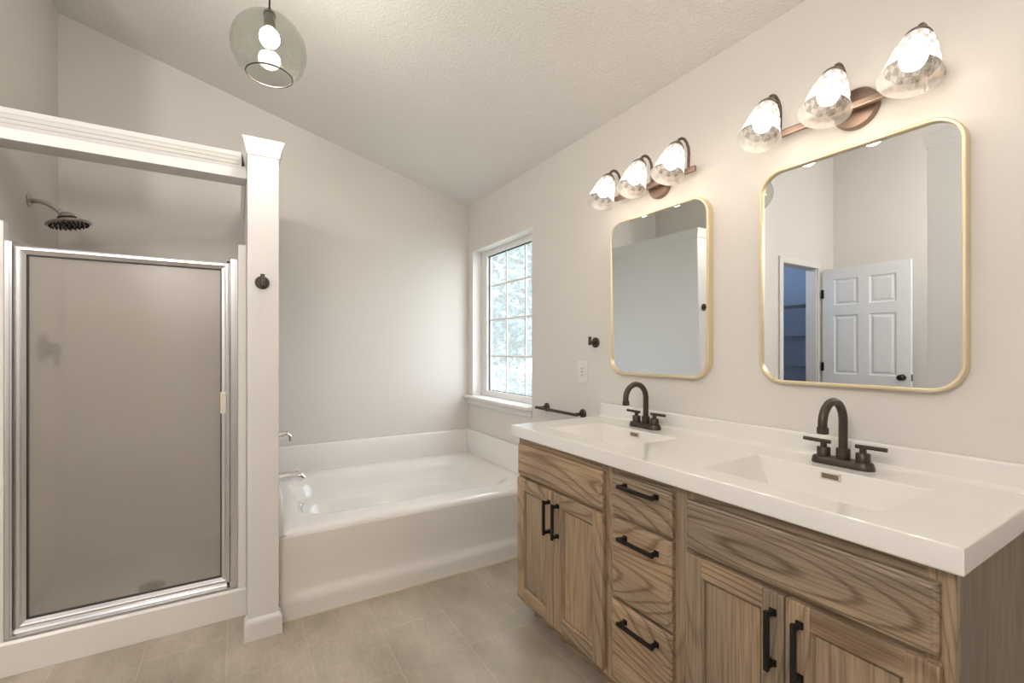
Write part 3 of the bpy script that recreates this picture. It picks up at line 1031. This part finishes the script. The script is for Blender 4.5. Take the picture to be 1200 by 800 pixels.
# ------------------------------------------------------------------ vanity top with two basins
VT = thing('basin_counter', 'glossy off-white vanity top with two rectangular basins and backsplash', 'countertop', (1.33, 1.015, 0.822))
TXF, TXB, TYA, TYB, TZ, TB = 1.0575, XW - 0.002, 0.265, 1.763, 0.870, 0.8215
basins = [(1.147, 1.437, 0.416, 0.847), (1.147, 1.445, 1.157, 1.597)]
bm = bmesh.new()
xs = [TXF + 0.004, 1.147, 1.437, 1.5925]
ys = [TYA + 0.004, 0.416, 0.847, 1.157, 1.597, TYB - 0.004]
g = [[bm.verts.new((x, y, TZ)) for y in ys] for x in xs]
for i in range(len(xs) - 1):
    for j in range(len(ys) - 1):
        if i == 1 and j in (1, 3):
            x0, x1, y0, y1 = xs[i], xs[i + 1], ys[j], ys[j + 1]
            lps = [[g[i][j], g[i + 1][j], g[i + 1][j + 1], g[i][j + 1]]]
            for of, ob, oy, dz in ((0.004, 0.002, 0.003, -0.003), (0.030, 0.010, 0.030, -0.060), (0.050, 0.020, 0.052, -0.092), (0.065, 0.032, 0.070, -0.100)):
                lps.append([bm.verts.new(p) for p in ((x0 + of, y0 + oy, TZ + dz), (x1 - ob, y0 + oy, TZ + dz), (x1 - ob, y1 - oy, TZ + dz), (x0 + of, y1 - oy, TZ + dz))])
            for A, Bv in zip(lps, lps[1:]):
                for k in range(4):
                    bm.faces.new((A[k], A[(k + 1) % 4], Bv[(k + 1) % 4], Bv[k]))
            bm.faces.new(lps[-1])
        else:
            bm.faces.new((g[i][j], g[i + 1][j], g[i + 1][j + 1], g[i][j + 1]))
def er(o, z):
    return [(TXF + o, TYA + o, z), (TXB, TYA + o, z), (TXB, TYB - o, z), (TXF + o, TYB - o, z)]
loft(bm, [er(0.004, TZ), er(0.001, TZ - 0.0015), er(0, TZ - 0.005), er(0, TB + 0.003), er(0.002, TB)], cap0=False, cap1=False)
# underside border so the apron edge has thickness
loft(bm, [er(0.002, TB), [(TXF + 0.03, TYA + 0.03, TB), (TXB, TYA + 0.03, TB), (TXB, TYB - 0.03, TB), (TXF + 0.03, TYB - 0.03, TB)]], cap0=False, cap1=False)
bmesh.ops.remove_doubles(bm, verts=bm.verts, dist=1e-5)
top = obj('basin_top', bm, M['counter'], VT, smooth=25)
bm = bmesh.new()
bsp = [(TXB, TZ - 0.003), (1.575, TZ - 0.003), (1.580, TZ + 0.0005), (1.588, TZ + 0.003), (1.5925, TZ + 0.010), (1.594, TZ + 0.060), (1.597, TZ + 0.0645), (1.601, TZ + 0.066), (TXB, TZ + 0.066)]
extrude_profile(bm, bsp, 1, TYA, TYB)
obj('backsplash', bm, M['counter'], VT, smooth=30)
for (x0, x1, y0, y1), cy in zip(basins, (0.635, 1.375)):
    bm = bmesh.new()
    n = Vector((-0.99, 0, 0.13))
    xx = 1.437 - 0.0045
    for (a, b, c, dd) in ((-0.026, 0.026, -0.010, -0.007), (-0.026, 0.026, 0.007, 0.010), (-0.026, -0.021, -0.010, 0.010), (0.021, 0.026, -0.010, 0.010)):
        box(bm, xx - 0.004, xx + 0.004, cy + a, cy + b, 0.851 + c, 0.851 + dd, bev=0.0008)
    ov = obj('overflow_frame', bm, M['palegold'], VT)
    obj('overflow_slot', bx(xx - 0.001, xx + 0.004, cy - 0.021, cy + 0.021, 0.844, 0.858), M['slotgold'], ov)
    bm = bmesh.new()
    lathe(bm, [(0.026, 0), (0.026, 0.003), (0.018, 0.006), (0, 0.0065)], (1.31, cy, 0.770), (0, 0, 1), 24)
    obj('drain', bm, M['bronze'], VT)

# ------------------------------------------------------------------ faucets
FA = thing('faucet', 'dark bronze gooseneck faucet behind the right basin', 'faucet', (1.51, 0.64, TZ), 'dark bronze faucets')
bm = bmesh.new()
def stadium(hy, hx, z):
    return [(1.512 + b, 0.64 + a, z) for a, b in rrect(0, 0, hy, hx, hx * 0.98, 8)]
loft(bm, [stadium(0.080, 0.026, TZ + 0.0005), stadium(0.080, 0.026, TZ + 0.005), stadium(0.077, 0.0235, TZ + 0.018), stadium(0.074, 0.021, TZ + 0.021)])
obj('base_plate', bm, M['bronze'], FA, smooth=40)
bm = bmesh.new()
lathe(bm, [(0.0175, 0.019), (0.0175, 0.048), (0.0155, 0.050)], (1.518, 0.64, TZ), (0, 0, 1), 22)
pts = [(1.518, 0.64, TZ + 0.045), (1.518, 0.64, TZ + 0.10), (1.518, 0.64, TZ + 0.130)]
R_ = 0.060
for k in range(1, 15):
    a = PI * 1.03 * k / 14
    pts.append((1.518 - R_ + R_ * math.cos(a), 0.64, TZ + 0.130 + R_ * math.sin(a)))
e = Vector(pts[-1])
pts.append(tuple(e + Vector((0.001, 0, -0.006))))
tube(bm, pts, 0.0115, 18)
spout = obj('spout', bm, M['bronze'], FA, smooth=40)
bm = bmesh.new()
lathe(bm, [(0.0115, 0), (0.0145, 0.001), (0.0145, 0.018), (0.0125, 0.0185), (0.011, 0.014)], Vector(pts[-1]) + Vector((0, 0, 0.004)), (0.03, 0, -1), 20)
obj('aerator', bm, M['bronze'], spout, smooth=40)
for s in (-1, 1):
    bm = bmesh.new()
    yy = 0.64 + s * 0.0505
    lathe(bm, [(0.0175, 0.019), (0.0175, 0.044), (0.016, 0.046), (0.0085, 0.0465), (0.0085, 0.062), (0, 0.0625)], (1.515, yy, TZ), (0, 0, 1), 22)
    tube(bm, [(1.515, yy - s * 0.018, TZ + 0.063), (1.515, yy + s * 0.056, TZ + 0.064)], 0.0058, 12)
    obj('lever_handle', bm, M['bronze'], FA, smooth=40)
dup(FA, (1.51, 1.392, TZ), 'dark bronze gooseneck faucet behind the left basin, nearer the bathtub')

# ------------------------------------------------------------------ mirrors
def mirror(cy, cz, hy, hz, rot, label):
    t = thing('wall_mirror', label, 'mirror', (XW, cy, cz), 'rounded brass-framed mirrors')
    bm = bmesh.new()
    r = 0.078
    def lp(x, o):
        return [(x, a, b) for a, b in rrect(cy, cz, hy - o, hz - o, r - o, 12)]
    rows = [lp(XW - 0.0005, 0.0), lp(XW - 0.028, 0.0), lp(XW - 0.031, 0.003), lp(XW - 0.031, 0.008), lp(XW - 0.029, 0.010), lp(XW - 0.008, 0.0105), lp(XW - 0.0005, 0.0105)]
    rows.append(rows[0])
    vs = [[bm.verts.new(p) for p in q] for q in rows[:-1]]
    vs.append(vs[0])
    n = len(vs[0])
    for A, Bv in zip(vs, vs[1:]):
        for i in range(n):
            f = bm.faces.new((A[i], A[(i + 1) % n], Bv[(i + 1) % n], Bv[i]))
            f.smooth = True
    obj('frame', bm, M['brass'], t, smooth=30)
    bm = bmesh.new()
    tr, tp = rot
    out = rrect(cy, cz, hy - 0.0103, hz - 0.0103, r - 0.0103, 12)
    xg = XW - 0.019
    loft(bm, [[(XW - 0.003, a, b) for a, b in out], [(xg + (a - cy) * tr + (b - cz) * tp, a, b) for a, b in out]])
    obj('glass', bm, M['mirror'], t)
    return t
MROT = ((-0.018, -0.0145), (0.0, 0.0))
mirror(1.410, 1.458, 0.277, 0.370, MROT[0], 'brass-framed rounded mirror nearer the window, reflecting the white partition')
mirror(0.662, 1.460, 0.270, 0.366, MROT[1], 'brass-framed rounded mirror at the right, reflecting an open panel door')

# ------------------------------------------------------------------ vanity lights
VL = thing('vanity_light', 'three-shade vanity light above the right mirror', 'wall light', (XW, 0.655, 1.93), 'three-shade vanity lights')
VYC = 0.655
bm = bmesh.new()
lathe(bm, [(0.060, 0.0005), (0.060, 0.014), (0.056, 0.019), (0.0, 0.020)], (XW, VYC - 0.012, 1.938), (-1, 0, 0), 40)
obj('back_plate', bm, M['lightmetal'], VL, smooth=40)
bm = bmesh.new()
tube(bm, [(1.570, VYC - 0.012, 1.934), (XW - 0.018, VYC - 0.012, 1.934)], 0.012, 14)
box(bm, 1.560, 1.577, VYC - 0.226, VYC + 0.226, 1.922, 1.944, bev=0.004)
obj('crossbar', bm, M['lightmetal'], VL)
TILT = Vector((-0.40, 0, -0.917)).normalized()
for k in (1, 0, -1):
    yy = VYC + 0.193 * k
    bm = bmesh.new()
    A = Vector((1.566, yy, 1.942)); cap = Vector((1.503, yy, 2.032))
    pts = [A, (1.568, yy, 1.97), (1.570, yy, 2.00), (1.567, yy, 2.025), (1.556, yy, 2.044), (1.540, yy, 2.054), (1.524, yy, 2.053), (1.511, yy, 2.045), cap]
    tube(bm, pts, 0.0058, 12)
    arm = obj('arm', bm, M['armmetal'], VL)
    bm = bmesh.new()
    lathe(bm, [(0.009, -0.004), (0.014, 0.003), (0.026, 0.016), (0.031, 0.026), (0.030, 0.028)], cap, TILT, 28)
    obj('shade_cap', bm, M['armmetal'], VL, smooth=40)
    # cut-glass bell
    bm = bmesh.new()
    d_, u_, w_ = frame_axes(TILT)
    prof = [(0.024, 0.024), (0.029, 0.029), (0.034, 0.040), (0.037, 0.050), (0.040, 0.060), (0.043, 0.070), (0.046, 0.080), (0.0480, 0.090), (0.050, 0.100), (0.052, 0.110), (0.054, 0.120), (0.0565, 0.130), (0.0595, 0.140), (0.0635, 0.150), (0.066, 0.155)]
    n = 40
    loops = []
    for j, (r, h) in enumerate(prof):
        lp = []
        for i in range(n):
            rr = r + (0.0020 if ((i // 2 + j // 2) % 2 and 1 < j < 12) else 0)
            a = 2 * PI * i / n
            lp.append(cap + d_ * h + (u_ * math.cos(a) + w_ * math.sin(a)) * rr)
        loops.append(lp)
    loft(bm, loops, cap0=False, cap1=False)
    bm.faces.ensure_lookup_table()
    for q, f in enumerate(bm.faces):
        j, i = divmod(q, n)
        if j < 10:
            f.material_index = 1 + (i // 2 + j // 2) % 2 if j > 1 else 1
    sg = obj('glass_shade', bm, [M['shade'], M['shade_dense'], M['shade_light']], VL)
    bm = bmesh.new()
    lathe(bm, [(0.013, 0.028), (0.014, 0.05), (0.022, 0.066), (0.0285, 0.085), (0.029, 0.097), (0.024, 0.112), (0.013, 0.121), (0.0, 0.123)], cap, TILT, 24)
    obj('bulb', bm, M['bulb'], VL)
v2 = dup(VL, (XW, 1.405, 1.932), 'three-shade vanity light above the mirror nearer the window')
for c in (0.655, 1.405):
    for k in (1, 0, -1):
        p = Vector((1.503, c + 0.193 * k, 2.032)) + TILT * 0.150
        lamp('vanity_bulb_glow', 'POINT', p, VANITY_W, WARM, shadow_soft_size=0.03)

# ------------------------------------------------------------------ pendant
PC = Vector((0.099, 1.855, 2.290))
PD = thing('pendant_light', 'smoky seeded-glass globe pendant hanging on a thin dark cord', 'pendant light', tuple(PC))
R = 0.123
bm = bmesh.new()
lp = []
t0, t1 = math.radians(9), math.radians(142)
def pl(R, a0, a1, n, rev=False):
    seq = [a0 + (a1 - a0) * k / n for k in range(n + 1)]
    return [(R * math.sin(t), R * math.cos(t)) for t in (seq[::-1] if rev else seq)]
prof = pl(R, t0, t1, 40)
lathe(bm, prof, PC, (0, 0, 1), 48, cap0=False, cap1=False)
obj('glass_shade', bm, M['smoke'], PD, smooth=60)
rim = bmesh.new()
rr, rz = (R - 0.0015) * math.sin(t1), (R - 0.0015) * math.cos(t1)
lathe(rim, [(rr + 0.0022 * math.cos(a), rz + 0.0022 * math.sin(a)) for a in (2 * PI * k / 8 for k in range(9))], PC, (0, 0, 1), 48, cap0=False, cap1=False)
o = obj('rim', rim, M['bronze'], PD)
o['label'] = 'dark edge of the bottom opening'
bm = bmesh.new()
lathe(bm, [(0.004, 0.150), (0.010, 0.142), (0.012, 0.132), (0.020, 0.128), (0.021, 0.120)], PC, (0, 0, 1), 20)
lathe(bm, [(0.017, 0.120), (0.019, 0.100), (0.019, 0.075), (0.016, 0.072)], PC, (0, 0, 1), 20)
obj('socket', bm, M['bronze'], PD, smooth=40)
bm = bmesh.new()
zz = zc(PC.x)
tube(bm, [PC + Vector((0, 0, 0.146)), Vector((PC.x, PC.y, zz - 0.012))], 0.003, 8)
obj('cord', bm, M['black'], PD)
bm = bmesh.new()
lathe(bm, [(0.055, 0.028), (0.06, 0.004), (0.02, -0.018), (0.004, -0.022)], (PC.x, PC.y, zz - 0.006), (0, 0, 1), 28)
obj('canopy', bm, M['bronze'], PD, smooth=40)
bm = bmesh.new()
lathe(bm, [(0.013, 0.078), (0.018, 0.070), (0.029, 0.058), (0.033, 0.043), (0.0315, 0.029), (0.024, 0.016), (0.012, 0.009), (0, 0.0075)], PC, (0, 0, 1), 24)
obj('bulb', bm, M['pendant_bulb'], PD, smooth=60)
lamp('pendant_bulb_glow', 'POINT', PC + Vector((0, 0, -0.05)), PENDANT_W, (1.0, 0.90, 0.82), shadow_soft_size=0.03)

# ------------------------------------------------------------------ outdoors
tag(obj('lawn', bx(1.9, 26, -4, 30, -0.9, -0.6), M['grass']), 'green lawn outside the window', 'lawn', kind='stuff')
def foliage(name, label, cat, c, rad, n, size, mat, trunk=True):
    t = thing(name, label, cat, (c[0], c[1], -0.6), 'greenery outside the window')
    if trunk:
        bm = bmesh.new()
        tube(bm, [(c[0], c[1], -0.585), (c[0] + 0.05, c[1], 0.6), (c[0], c[1] + 0.05, c[2])], [0.14, 0.10, 0.05], 10)
        obj('trunk', bm, M['bark'], t)
    bm = bmesh.new()
    for i in range(n):
        d = Vector((random.gauss(0, 1), random.gauss(0, 1), random.gauss(0, 1))).normalized()
        q = (0.35 + 0.65 * random.random() ** 0.5) * (0.85 + 0.15 * math.sin(5 * d.x + 3 * d.z) * math.cos(4 * d.y))
        p = Vector((c[0] + d.x * rad[0] * q, c[1] + d.y * rad[1] * q, c[2] + d.z * rad[2] * q))
        if p.z < -0.28:
            continue
        a = Vector((random.gauss(0, 1), random.gauss(0, 1), random.gauss(0, 0.6))).normalized()
        b = a.orthogonal().normalized()
        b = (Matrix.Rotation(random.uniform(0, 6.28), 3, a) @ b) * size * random.uniform(0.35, 0.5)
        a = a * size * random.uniform(0.8, 1.3)
        vs = [bm.verts.new(p + v) for v in (-a, b - a * 0.1, a, -b - a * 0.1)]
        bm.faces.new(vs)
    obj('leaves', bm, mat, t)
foliage('tree', 'leafy tree filling the upper part of the window view', 'tree', (5.6, 9.6, 3.1), (2.4, 2.2, 2.9), 9000, 0.13, M['leaf'])
foliage('tree', 'leafy tree farther off at the right of the window view', 'tree', (9.4, 15.2, 4.2), (3.4, 3.0, 4.2), 9000, 0.19, M['leaf'])
foliage('shrub', 'pale leafy shrub low in the window', 'shrub', (4.1, 6.7, 0.05), (1.3, 1.2, 0.95), 5000, 0.075, M['leaf2'], trunk=False)
